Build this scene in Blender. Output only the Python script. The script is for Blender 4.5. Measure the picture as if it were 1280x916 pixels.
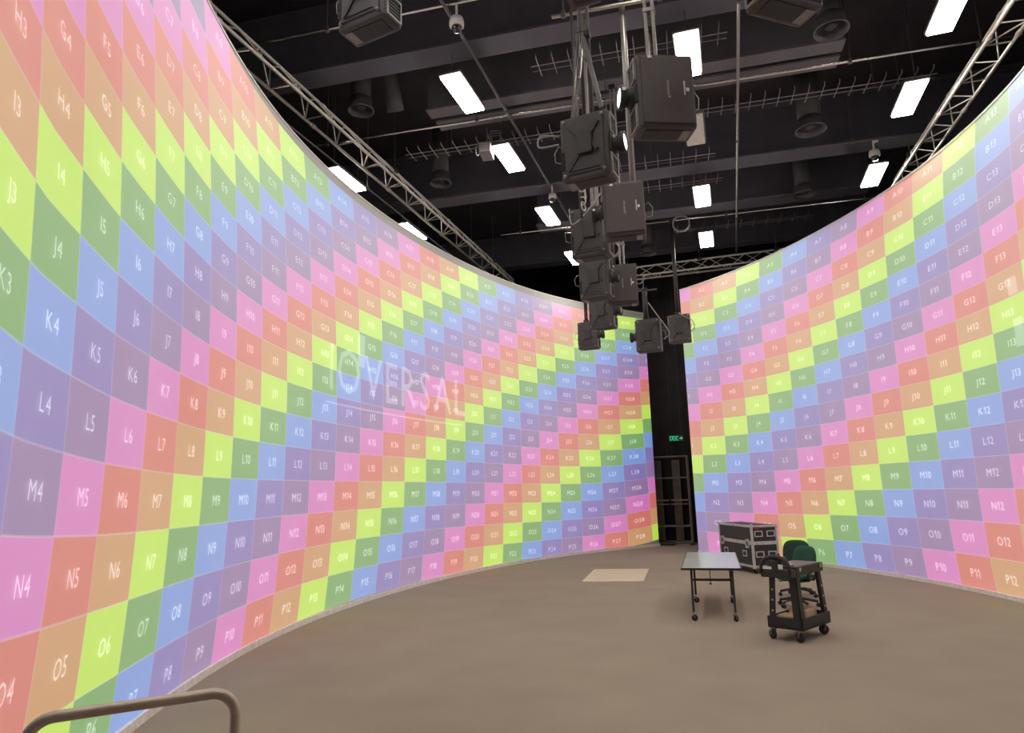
import bpy, bmesh, math, random
import numpy as np
from mathutils import Vector, Matrix

random.seed(4)
PI = math.pi
for o in list(bpy.data.objects):
    bpy.data.objects.remove(o)
scene = bpy.context.scene
COL = scene.collection

# ------------------------------------------------------------------ camera
cam_data = bpy.data.cameras.new('camera')
cam = bpy.data.objects.new('camera', cam_data)
COL.objects.link(cam)
cam_data.sensor_fit = 'HORIZONTAL'
cam_data.sensor_width = 36.0
cam_data.lens = 850.0 / 1280.0 * 36.0
cam_data.clip_start = 0.05
cam_data.clip_end = 200
cam.matrix_world = (Matrix.Translation((0, 0, 2.0)) @ Matrix.Rotation(0.307, 4, 'Z')
                    @ Matrix.Rotation(PI / 2 + 0.17742, 4, 'X') @ Matrix.Rotation(-0.0285, 4, 'Z'))
scene.camera = cam

# ------------------------------------------------------------------ world, exposure
world = bpy.data.worlds.new('world')
scene.world = world
world.use_nodes = True
world.node_tree.nodes['Background'].inputs[0].default_value = (0.01, 0.009, 0.01, 1)
world.node_tree.nodes['Background'].inputs[1].default_value = 0.3
scene.view_settings.view_transform = 'Standard'
scene.view_settings.look = 'None'
scene.view_settings.exposure = 0.0
scene.view_settings.gamma = 1.0
scene.view_settings.use_curve_mapping = False

LAMP_STRENGTH = 38.0        # the ceiling panels
PICTURE_STRENGTH = 0.60     # the projected picture
SCREEN_ALBEDO = 0.50
LAMP_COLOUR = (1.0, 0.94, 0.83)


# ------------------------------------------------------------------ materials
def lin(c):
    out = []
    for v in c:
        v = v / 255.0
        out.append(v / 12.92 if v <= 0.04045 else ((v + 0.055) / 1.055) ** 2.4)
    return tuple(out)


def mat(name, col, rough=0.6, metal=0.0, noise=0.12, scale=14.0, bump=0.0, spec=0.5, coat=0.0):
    m = bpy.data.materials.new(name)
    m.use_nodes = True
    nt = m.node_tree
    b = nt.nodes['Principled BSDF']
    b.inputs['Roughness'].default_value = rough
    b.inputs['Metallic'].default_value = metal
    b.inputs['Specular IOR Level'].default_value = spec
    b.inputs['Coat Weight'].default_value = coat
    tc = nt.nodes.new('ShaderNodeTexCoord')
    nz = nt.nodes.new('ShaderNodeTexNoise')
    nz.inputs['Scale'].default_value = scale
    nz.inputs['Detail'].default_value = 4
    nt.links.new(tc.outputs['Object'], nz.inputs['Vector'])
    rp = nt.nodes.new('ShaderNodeValToRGB')
    rp.color_ramp.elements[0].position = 0.3
    rp.color_ramp.elements[1].position = 0.7
    rp.color_ramp.elements[0].color = (*[v * (1 - noise) for v in col], 1)
    rp.color_ramp.elements[1].color = (*[min(1, v * (1 + noise)) for v in col], 1)
    nt.links.new(nz.outputs['Fac'], rp.inputs[0])
    nt.links.new(rp.outputs[0], b.inputs['Base Color'])
    if bump:
        bp = nt.nodes.new('ShaderNodeBump')
        bp.inputs['Strength'].default_value = bump
        bp.inputs['Distance'].default_value = 0.01
        nt.links.new(nz.outputs['Fac'], bp.inputs['Height'])
        nt.links.new(bp.outputs[0], b.inputs['Normal'])
    return m


def glow(name, col, strength):
    m = bpy.data.materials.new(name)
    m.use_nodes = True
    b = m.node_tree.nodes['Principled BSDF']
    b.inputs['Base Color'].default_value = (*[min(.8, v) for v in col], 1)
    b.inputs['Emission Color'].default_value = (*col, 1)
    b.inputs['Emission Strength'].default_value = strength
    return m


def picture_material():
    """white screen cloth carrying the projected calibration grid (light, so emission)"""
    m = bpy.data.materials.new('screen_cloth_with_projection')
    m.use_nodes = True
    nt = m.node_tree
    b = nt.nodes['Principled BSDF']
    b.inputs['Base Color'].default_value = (SCREEN_ALBEDO, SCREEN_ALBEDO, SCREEN_ALBEDO, 1)
    b.inputs['Roughness'].default_value = 0.85
    b.inputs['Specular IOR Level'].default_value = 0.15

    def N(t, **k):
        n = nt.nodes.new(t)
        for a, v in k.items():
            setattr(n, a, v)
        return n

    def M(op, a, bb=None):
        n = N('ShaderNodeMath', operation=op)
        for i, v in ((0, a), (1, bb)):
            if v is None:
                continue
            if isinstance(v, (int, float)):
                n.inputs[i].default_value = v
            else:
                nt.links.new(v, n.inputs[i])
        return n.outputs[0]
    uv = N('ShaderNodeUVMap', uv_map='grid')
    sp = N('ShaderNodeSeparateXYZ')
    nt.links.new(uv.outputs[0], sp.inputs[0])
    u, v = sp.outputs[0], sp.outputs[1]
    fu, fv = M('FLOOR', u), M('FLOOR', v)
    idx = M('MODULO', M('ADD', M('ADD', fu, fv), 1.0), 8.0)        # (row + column) mod 8
    fac = M('DIVIDE', M('ADD', idx, 0.5), 8.0)
    rp = N('ShaderNodeValToRGB')
    cr = rp.color_ramp
    cr.interpolation = 'CONSTANT'
    pal = [(132, 92, 168), (226, 102, 202), (224, 92, 76), (214, 150, 72),
           (200, 252, 0), (86, 172, 62), (92, 152, 238), (112, 94, 192)]
    cr.elements[0].position = 0
    cr.elements[0].color = (*lin(pal[0]), 1)
    cr.elements[1].position = 0.125
    cr.elements[1].color = (*lin(pal[1]), 1)
    for k in range(2, 8):
        e = cr.elements.new(k / 8)
        e.color = (*lin(pal[k]), 1)
    nt.links.new(fac, rp.inputs[0])
    # thin light joints of the grid
    du = M('ABSOLUTE', M('SUBTRACT', u, M('ROUND', u)))
    dv = M('ABSOLUTE', M('SUBTRACT', v, M('ROUND', v)))
    line = M('MAXIMUM', M('LESS_THAN', du, 0.010), M('LESS_THAN', dv, 0.016))
    mx = N('ShaderNodeMix', data_type='RGBA')
    nt.links.new(M('MULTIPLY', line, 0.22), mx.inputs[0])
    nt.links.new(rp.outputs[0], mx.inputs[6])
    mx.inputs[7].default_value = (0.95, 0.95, 1, 1)
    nt.links.new(mx.outputs[2], b.inputs['Emission Color'])
    inside = M('MULTIPLY', M('GREATER_THAN', v, 0.0), M('LESS_THAN', v, 16.0))
    nt.links.new(M('MULTIPLY', inside, PICTURE_STRENGTH), b.inputs['Emission Strength'])
    return m


def veil_material(name, col, strength):
    """projected light lettering: light added over the picture below"""
    m = bpy.data.materials.new(name)
    m.use_nodes = True
    nt = m.node_tree
    for n in list(nt.nodes):
        nt.nodes.remove(n)
    out = nt.nodes.new('ShaderNodeOutputMaterial')
    mix = nt.nodes.new('ShaderNodeAddShader')
    tr = nt.nodes.new('ShaderNodeBsdfTransparent')
    em = nt.nodes.new('ShaderNodeEmission')
    em.inputs[0].default_value = (*col, 1)
    em.inputs[1].default_value = strength
    nt.links.new(tr.outputs[0], mix.inputs[0])
    nt.links.new(em.outputs[0], mix.inputs[1])
    nt.links.new(mix.outputs[0], out.inputs[0])
    return m


M_ = {}
M_['carpet'] = mat('carpet', lin((156, 143, 130)), 0.95, noise=0.05, scale=1.2, bump=0.15, spec=0.1)
M_['black_wall'] = mat('black_wall', (0.034, 0.026, 0.031), 0.9, noise=0.2, scale=2)
M_['black_ceiling'] = mat('black_ceiling', (0.030, 0.023, 0.030), 0.9, noise=0.2, scale=2)
M_['drape'] = mat('drape', (0.034, 0.026, 0.031), 0.95, noise=0.3, scale=1)
M_['beam_grey'] = mat('beam_grey', (0.096, 0.090, 0.112), 0.7, noise=0.12, scale=2)
M_['beam_brown'] = mat('beam_brown', (0.130, 0.118, 0.134), 0.7, noise=0.12, scale=2)
M_['screen_back'] = mat('screen_back', (0.03, 0.03, 0.03), 0.8)
M_['rim'] = mat('rim', (0.62, 0.60, 0.58), 0.6)
M_['kick'] = mat('kick', (0.90, 0.84, 0.82), 0.6)
M_['aluminium'] = mat('aluminium', (0.72, 0.69, 0.63), 0.42, metal=0.5, noise=0.06)
M_['chrome'] = mat('chrome', (0.62, 0.60, 0.57), 0.25, metal=1.0, noise=0.03)
M_['grey_pipe'] = mat('grey_pipe', (0.30, 0.28, 0.27), 0.4, metal=0.7, noise=0.05)
M_['dark_pipe'] = mat('dark_pipe', (0.15, 0.14, 0.145), 0.5, metal=0.6, noise=0.08)
M_['tray_wire'] = mat('tray_wire', (0.30, 0.27, 0.28), 0.45, metal=0.7)
M_['duct'] = mat('duct', (0.055, 0.05, 0.055), 0.6, noise=0.2, scale=4)
M_['duct_ring'] = mat('duct_ring', (0.09, 0.085, 0.09), 0.45, metal=0.3)
M_['lamp_housing'] = mat('lamp_housing', (0.10, 0.09, 0.09), 0.6)
M_['lamp_off'] = mat('lamp_off', (0.75, 0.72, 0.69), 0.5)
M_['lamp_on'] = glow('lamp_on', LAMP_COLOUR, LAMP_STRENGTH)
M_['projector_shell'] = mat('projector_shell', (0.056, 0.047, 0.051), 0.55, noise=0.08)
M_['projector_cover'] = mat('projector_cover', (0.074, 0.058, 0.061), 0.6, noise=0.06)
M_['projector_dark'] = mat('projector_dark', (0.022, 0.019, 0.02), 0.6)
M_['projector_trim'] = mat('projector_trim', (0.22, 0.20, 0.19), 0.5)
M_['bracket'] = mat('bracket', (0.032, 0.028, 0.030), 0.5)
M_['strut'] = mat('strut', (0.17, 0.155, 0.15), 0.45, metal=0.5)
M_['logo'] = mat('logo', (0.55, 0.53, 0.52), 0.4)
M_['lens_glass_lit'] = glow('lens_glass_lit', (0.92, 0.95, 1.0), 2.2)
M_['lens_glass'] = mat('lens_glass', (0.01, 0.01, 0.012), 0.08, coat=1.0)
M_['cable_black'] = mat('cable_black', (0.05, 0.045, 0.05), 0.5)
M_['cable_grey'] = mat('cable_grey', (0.28, 0.27, 0.27), 0.4)
M_['white_plastic'] = mat('white_plastic', (0.72, 0.70, 0.67), 0.4, noise=0.04)
M_['white_tag'] = mat('white_tag', (0.75, 0.74, 0.70), 0.6, noise=0.04)
M_['dome_glass'] = mat('dome_glass', (0.02, 0.02, 0.02), 0.06, coat=1.0)
M_['table_white'] = mat('table_white', (0.66, 0.67, 0.66), 0.16, noise=0.03)
M_['black_metal'] = mat('black_metal', (0.022, 0.018, 0.018), 0.45, noise=0.1)
M_['rubber'] = mat('rubber', (0.018, 0.016, 0.016), 0.7)
M_['caster_grey'] = mat('caster_grey', (0.30, 0.28, 0.25), 0.4, metal=0.5)
M_['cart_black'] = mat('cart_black', (0.022, 0.019, 0.018), 0.6, noise=0.15, scale=30)
M_['cart_top'] = mat('cart_top', (0.11, 0.09, 0.088), 0.45, noise=0.12, scale=20)
M_['bolt'] = mat('bolt', (0.7, 0.68, 0.65), 0.3, metal=0.8)
M_['green_fabric'] = mat('green_fabric', (0.022, 0.075, 0.052), 0.9, noise=0.2, scale=60, bump=0.2)
M_['dark_green_fabric'] = mat('dark_green_fabric', (0.016, 0.044, 0.032), 0.9, noise=0.2, scale=60, bump=0.2)
M_['black_plastic'] = mat('black_plastic', (0.018, 0.016, 0.017), 0.5)
M_['case_black'] = mat('case_black', (0.030, 0.029, 0.032), 0.6, noise=0.25, scale=50)
M_['case_edge'] = mat('case_edge', (0.55, 0.54, 0.52), 0.45, metal=0.3)
M_['red'] = mat('red', (0.42, 0.03, 0.03), 0.5)
M_['yellow_green'] = mat('yellow_green', (0.30, 0.42, 0.05), 0.5)
M_['cardboard'] = mat('cardboard', (0.55, 0.38, 0.22), 0.8, noise=0.1, scale=20)
M_['cardboard_pale'] = mat('cardboard_pale', (0.62, 0.42, 0.30), 0.8, noise=0.1, scale=20)
M_['plate_beige'] = mat('plate_beige', (0.70, 0.58, 0.44), 0.6, noise=0.05, scale=3)
M_['handrail'] = mat('handrail', (0.56, 0.45, 0.38), 0.36, metal=0.3, noise=0.12, scale=9)
M_['scaffold'] = mat('scaffold', (0.17, 0.135, 0.12), 0.5, noise=0.1)
M_['scaffold_board'] = mat('scaffold_board', (0.09, 0.068, 0.062), 0.7, noise=0.2, scale=5)
M_['sign_black'] = mat('sign_black', (0.015, 0.02, 0.018), 0.4)
M_['sign_green'] = glow('sign_green', (0.02, 0.55, 0.25), 0.75)
M_['picture'] = picture_material()
M_['label_light'] = veil_material('label_light', (0.92, 0.93, 0.98), 0.35)
M_['title_light'] = veil_material('title_light', (0.75, 0.85, 0.9), 0.14)


# ------------------------------------------------------------------ mesh helpers
class MB:
    def __init__(self):
        self.v = []
        self.f = []

    def add(self, verts, faces, mtx=None):
        n = len(self.v)
        for p in verts:
            p = Vector(p)
            self.v.append(tuple(mtx @ p) if mtx is not None else tuple(p))
        for f in faces:
            self.f.append(tuple(i + n for i in f))
        return self

    def box(self, c, s, bev=0.0, mtx=None):
        x, y, z = s[0] / 2, s[1] / 2, s[2] / 2
        T = Matrix.Translation(c)
        if mtx is not None:
            T = mtx @ T
        if not bev:
            vs = [(sx * x, sy * y, sz * z) for sz in (-1, 1) for sy in (-1, 1) for sx in (-1, 1)]
            fs = [(0, 2, 3, 1), (4, 5, 7, 6), (0, 1, 5, 4), (2, 6, 7, 3), (0, 4, 6, 2), (1, 3, 7, 5)]
            return self.add(vs, fs, T)
        bm = bmesh.new()
        bmesh.ops.create_cube(bm, size=1.0)
        for w in bm.verts:
            w.co = Vector((w.co.x * s[0], w.co.y * s[1], w.co.z * s[2]))
        bmesh.ops.bevel(bm, geom=bm.edges[:], offset=bev, segments=2, profile=0.6, affect='EDGES')
        return self.bm(bm, T)

    def bm(self, bm, mtx=None):
        bm.verts.index_update()
        self.add([w.co.copy() for w in bm.verts], [[w.index for w in f.verts] for f in bm.faces], mtx)
        bm.free()
        return self

    def bar(self, a, b, r, n=8, r2=None, cap=True):
        a, b = Vector(a), Vector(b)
        d = (b - a)
        q = d.to_track_quat('Z', 'Y')
        r2 = r if r2 is None else r2
        vs = []
        for k in range(n):
            t = 2 * PI * k / n
            vs.append(a + q @ Vector((math.cos(t) * r, math.sin(t) * r, 0)))
        for k in range(n):
            t = 2 * PI * k / n
            vs.append(b + q @ Vector((math.cos(t) * r2, math.sin(t) * r2, 0)))
        fs = [(k, (k + 1) % n, n + (k + 1) % n, n + k) for k in range(n)]
        if cap:
            fs += [tuple(range(n - 1, -1, -1)), tuple(range(n, 2 * n))]
        return self.add(vs, fs)

    def beam(self, a, b, w, h):
        """rectangular bar a->b, w wide sideways, h high"""
        a, b = Vector(a), Vector(b)
        d = (b - a).normalized()
        up = Vector((0, 0, 1))
        if abs(d.z) > .95:
            up = Vector((0, 1, 0))
        s = d.cross(up).normalized()
        u = s.cross(d)
        vs = []
        for p in (a, b):
            for i, j in ((-1, -1), (1, -1), (1, 1), (-1, 1)):
                vs.append(p + s * (i * w / 2) + u * (j * h / 2))
        fs = [(0, 1, 2, 3), (7, 6, 5, 4), (0, 4, 5, 1), (1, 5, 6, 2), (2, 6, 7, 3), (3, 7, 4, 0)]
        return self.add(vs, fs)

    def tube(self, pts, r, n=8, closed=False):
        pts = [Vector(p) for p in pts]
        m = len(pts)
        vs = []
        last = None
        for i, p in enumerate(pts):
            if closed:
                d = pts[(i + 1) % m] - pts[i - 1]
            else:
                d = pts[min(i + 1, m - 1)] - pts[max(i - 1, 0)]
            d.normalize()
            if last is None:
                s = d.cross(Vector((0, 0, 1)))
                if s.length < .05:
                    s = d.cross(Vector((0, 1, 0)))
                s.normalize()
            else:
                s = (last - d * last.dot(d)).normalized()
            last = s
            t = d.cross(s)
            for k in range(n):
                a = 2 * PI * k / n
                vs.append(p + s * math.cos(a) * r + t * math.sin(a) * r)
        fs = []
        for i in range(m if closed else m - 1):
            j = (i + 1) % m
            for k in range(n):
                fs.append((i * n + k, i * n + (k + 1) % n, j * n + (k + 1) % n, j * n + k))
        if not closed:
            fs += [tuple(range(n - 1, -1, -1)), tuple(range((m - 1) * n, m * n))]
        return self.add(vs, fs)

    def lathe(self, prof, n=16, mtx=None):
        """profile [(r, z)] turned about z"""
        vs, fs = [], []
        for r, z in prof:
            for k in range(n):
                a = 2 * PI * k / n
                vs.append((r * math.cos(a), r * math.sin(a), z))
        for i in range(len(prof) - 1):
            for k in range(n):
                fs.append((i * n + k, i * n + (k + 1) % n, (i + 1) * n + (k + 1) % n, (i + 1) * n + k))
        if prof[0][0] > 1e-4:
            fs.append(tuple(range(n - 1, -1, -1)))
        if prof[-1][0] > 1e-4:
            fs.append(tuple(range((len(prof) - 1) * n, len(prof) * n)))
        return self.add(vs, fs, mtx)

    def prism(self, poly, t, mtx=None):
        """polygon in xz, thickness t along y, centred"""
        n = len(poly)
        vs = [(x, -t / 2, z) for x, z in poly] + [(x, t / 2, z) for x, z in poly]
        fs = [tuple(range(n)), tuple(range(2 * n - 1, n - 1, -1))]
        fs += [(k, n + k, n + (k + 1) % n, (k + 1) % n) for k in range(n)]
        return self.add(vs, fs, mtx)

    def build(self, name, m, parent=None, smooth=False):
        me = bpy.data.meshes.new(name)
        me.from_pydata([tuple(p) for p in self.v], [], self.f)
        me.update()
        bm = bmesh.new()
        bm.from_mesh(me)
        bmesh.ops.recalc_face_normals(bm, faces=bm.faces[:])
        bm.to_mesh(me)
        bm.free()
        if isinstance(m, str):
            m = M_[m]
        me.materials.append(m)
        if smooth:
            for p in me.polygons:
                p.use_smooth = True
        o = bpy.data.objects.new(name, me)
        COL.objects.link(o)
        if parent is not None:
            o.parent = parent
        return o


def tag(o, label, cat, group=None):
    o['label'] = label
    o['category'] = cat
    if group:
        o['group'] = group
    return o


def thing(name, label, cat, loc=(0, 0, 0), rz=0.0, group=None):
    o = bpy.data.objects.new(name, None)
    o.empty_display_size = 0.1
    COL.objects.link(o)
    o.location = loc
    o.rotation_euler = (0, 0, rz)
    return tag(o, label, cat, group)


def struct(o):
    o['kind'] = 'structure'
    return o


def copy_tree(o, parent=None):
    c = o.copy()
    COL.objects.link(c)
    c.parent = parent
    for ch in list(o.children):
        copy_tree(ch, c)
    return c


def share(name, src, parent, mtx):
    """another piece that shares the mesh of src"""
    o = bpy.data.objects.new(name, src.data)
    COL.objects.link(o)
    o.parent = parent
    o.matrix_local = mtx
    return o


def along(a, b):
    """matrix that carries the unit bar (0,0,0)-(0,0,1) onto a-b"""
    a, b = Vector(a), Vector(b)
    d = b - a
    return Matrix.LocRotScale(a, d.to_track_quat('Z', 'Y'), Vector((1, 1, d.length)))


GLYPH = {}


def glyph(ch):
    """vertices, faces and advance of a character in the built-in font, cap height 1"""
    if ch not in GLYPH:
        cu = bpy.data.curves.new('glyph', 'FONT')
        cu.body = ch
        cu.resolution_u = 2
        ob = bpy.data.objects.new('glyph', cu)
        me = bpy.data.meshes.new_from_object(ob)
        v = np.array([w.co[:2] for w in me.vertices])
        f = [tuple(p.vertices) for p in me.polygons]
        bpy.data.objects.remove(ob)
        bpy.data.curves.remove(cu)
        bpy.data.meshes.remove(me)
        v = v / 0.73
        if ch == '1':                                # a one with its flag
            v = np.array([(.24, 0), (.37, 0), (.37, 1.0), (.27, 1.0), (.20, .86), (.05, .76), (.05, .64), (.24, .74)])
            f = [(0, 1, 2, 3, 4, 5, 6, 7)]
        GLYPH[ch] = (v - np.array([v[:, 0].min(), 0]), f, float(np.ptp(v[:, 0])))
    return GLYPH[ch]


def text_flat(word, gap=0.14):
    vs, fs, x = [], [], 0.0
    for ch in word:
        if ch == ' ':
            x += 0.3
            continue
        v, f, w = glyph(ch)
        n = len(vs)
        vs += [(p[0] + x, p[1]) for p in v]
        fs += [tuple(i + n for i in q) for q in f]
        x += w + gap
    return vs, fs, x - gap


# ------------------------------------------------------------------ room shell
def slab(name, lo, hi, m):
    c = [(a + b) / 2 for a, b in zip(lo, hi)]
    s = [b - a for a, b in zip(lo, hi)]
    return struct(MB().box(c, s).build(name, m))


slab('floor', (-10.5, -6, -0.2), (9.5, 28, 0), 'carpet')
slab('ceiling', (-10.7, -6.2, 10.8), (9.7, 28.2, 11.0), 'black_ceiling')
slab('wall_left', (-10.7, -6.2, 0), (-10.5, 28.2, 10.8), 'black_wall')
slab('wall_right', (9.5, -6.2, 0), (9.7, 28.2, 10.8), 'black_wall')
slab('wall_front', (-10.5, 28, 0), (9.5, 28.2, 10.8), 'black_wall')
slab('wall_back', (-10.5, -6.2, 0), (9.5, -6, 10.8), 'black_wall')

# ------------------------------------------------------------------ the two curved screens
SCREEN_H = 7.88
# plan of each screen on the floor and where the projected grid falls on it
LEFT = dict(P=[[-3.1,1.5],[-3.75,2.35],[-4.3,3.2],[-4.875,4.284],[-4.974,4.498],[-5.083,4.73],[-5.198,4.978],[-5.318,5.24],[-5.44,5.516],[-5.563,5.804],[-5.685,6.104],[-5.805,6.413],[-5.92,6.731],[-6.03,7.057],[-6.134,7.39],[-6.231,7.728],[-6.32,8.073],[-6.402,8.421],[-6.474,8.775],[-6.539,9.132],[-6.594,9.493],[-6.641,9.858],[-6.68,10.227],[-6.71,10.601],[-6.731,10.978],[-6.744,11.361],[-6.749,11.748],[-6.746,12.141],[-6.735,12.539],[-6.715,12.943],[-6.688,13.353],[-6.652,13.769],[-6.607,14.19],[-6.554,14.617],[-6.491,15.049],[-6.418,15.485],[-6.336,15.925],[-6.242,16.367],[-6.138,16.81],[-6.022,17.252],[-5.894,17.693],[-5.753,18.131],[-5.6,18.563],[-5.433,18.988],[-5.254,19.405],[-5.062,19.813],[-4.857,20.209],[-4.639,20.594],[-4.41,20.968],[-4.169,21.331],[-3.918,21.685],[-3.657,22.034],[-3.386,22.38],[-3.108,22.729],[-2.822,23.089],[-2.529,23.468]],
    s0=0.000, full=25.5136, ex=[[0,0],[0,1],[0,2],[0,3],[0,4],[1,0],[1,1],[1,2],[1,3],[2,0],[2,1],[2,2],[3,0],[3,1],[4,0],[5,0],[6,0]],
    kc=[16.1223, 0.0866, 0.25, -0.0363, 0.0958, 14.3239, -0.2888, -0.5211, 0.0624, 0.5635, 0.2595, 0.0649, 1.1538, 0.0679, -2.0285, -0.7555, 0.3586],
    kr=[8.3923, -8.4348, -0.9314, 0.0374, 0.3247, -0.0938, 0.2443, 0.1054, -0.1117, -0.1531, 0.4952, -0.0928, -0.8525, -0.9883, 0.1291, 0.5763, 1.1014], smin=1.36, smax=23.54)
RIGHT = dict(P=[[-1.1425,20.982],[-0.877,20.796],[-0.618,20.599],[-0.364,20.392],[-0.114,20.176],[0.13,19.951],[0.368,19.719],[0.601,19.48],[0.828,19.236],[1.048,18.986],[1.263,18.733],[1.472,18.475],[1.674,18.214],[1.871,17.95],[2.061,17.684],[2.244,17.415],[2.422,17.144],[2.593,16.871],[2.758,16.596],[2.916,16.32],[3.068,16.041],[3.214,15.761],[3.353,15.479],[3.486,15.195],[3.612,14.909],[3.731,14.621],[3.843,14.33],[3.948,14.037],[4.046,13.741],[4.136,13.442],[4.219,13.141],[4.294,12.836],[4.361,12.528],[4.42,12.216],[4.471,11.902],[4.513,11.583],[4.546,11.261],[4.57,10.936],[4.585,10.607],[4.5,8.2],[4.2,6.6],[3.75,5.0],[3.1,3.5]],
    s0=0.319, full=19.8933, ex=[[0,0],[0,1],[0,2],[0,3],[0,4],[1,0],[1,1],[1,2],[1,3],[2,0],[2,1],[2,2],[3,0],[3,1],[4,0]],
    kc=[11.7218, -0.1241, 0.0089, -0.0737, -0.2638, 10.7189, -0.423, 0.0348, -0.0599, -2.0147, -0.7294, 0.3712, -1.6019, -0.438, -0.4764],
    kr=[8.6142, -8.3976, -0.7633, 0.3551, 0.1003, 0.0607, -0.0693, -0.0253, 0.3337, 0.083, -0.0496, -0.0586, 0.8375, -0.2534, 0.9041], smin=0.67, smax=10.97)


class Screen:
    def __init__(self, d):
        self.P = np.array(d['P'])
        seg = np.hypot(*np.diff(self.P, axis=0).T)
        self.S = d['s0'] + np.concatenate([[0], np.cumsum(seg)])
        self.d = d
        self.h = d['full'] / 2

    def plan(self, s):
        return np.stack([np.interp(s, self.S, self.P[:, 0]), np.interp(s, self.S, self.P[:, 1])], -1)

    def inward(self, s):
        a = self.plan(np.clip(s - .25, self.S[0], self.S[-1]))
        b = self.plan(np.clip(s + .25, self.S[0], self.S[-1]))
        t = b - a
        t /= np.hypot(t[..., 0], t[..., 1])[..., None]
        return np.stack([t[..., 1], -t[..., 0]], -1)

    def grid(self, s, z):
        """(column, row) of the projected grid at arc length s, height z"""
        d = self.d
        sc = np.clip(s, d['smin'] - .8, d['smax'] + .6)
        u = (sc - self.h) / self.h
        v = (z - 4.0) / 4.0
        c = sum(k * u ** i * v ** j for (i, j), k in zip(d['ex'], d['kc']))
        r = sum(k * u ** i * v ** j for (i, j), k in zip(d['ex'], d['kr']))
        return c + (s - sc) / .85, r

    def locate(self, c, r):
        """inverse of grid()"""
        s = np.full(np.shape(c), self.h)
        tab = np.linspace(self.S[0] - .5, self.S[-1] + 2.5, 400)
        ct, _ = self.grid(tab, np.full(400, 4.0))
        s = np.interp(c, ct, tab)
        z = np.clip(8.0 - np.asarray(r) * .49, -.5, 8.5)
        for _ in range(8):
            c0, r0 = self.grid(s, z)
            cs, rs = self.grid(s + .01, z)
            cz, rz = self.grid(s, z + .01)
            a, b, e, f = (cs - c0) / .01, (cz - c0) / .01, (rs - r0) / .01, (rz - r0) / .01
            det = a * f - b * e
            dc, dr = c - c0, r - r0
            s = s + np.clip((f * dc - b * dr) / det, -1, 1)
            z = z + np.clip((-e * dc + a * dr) / det, -1, 1)
        return s, z

    def point(self, s, z, off):
        p = self.plan(s) + self.inward(s) * np.asarray(off)[..., None] if np.ndim(off) else self.plan(s) + self.inward(s) * off
        return np.concatenate([p, np.asarray(z)[..., None]], -1)


def strip(scr, name, m, parent, off0, off1, z0, z1, step=.25):
    """band that follows the screen's plan, between two offsets and two heights"""
    n = int((scr.S[-1] - scr.S[0]) / step)
    s = np.linspace(scr.S[0], scr.S[-1], n + 1)
    mb = MB()
    vs = []
    for off, z in ((off0, z0), (off1, z0), (off1, z1), (off0, z1)):
        vs += [tuple(p) for p in scr.point(s, np.full(n + 1, z), off)]
    k = n + 1
    fs = []
    for i in range(n):
        for a in range(4):
            b = (a + 1) % 4
            fs.append((a * k + i, a * k + i + 1, b * k + i + 1, b * k + i))
    fs += [(0, k, 2 * k, 3 * k), (n, 3 * k + n, 2 * k + n, k + n)]
    mb.add(vs, fs)
    return mb.build(name, m, parent)


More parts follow.
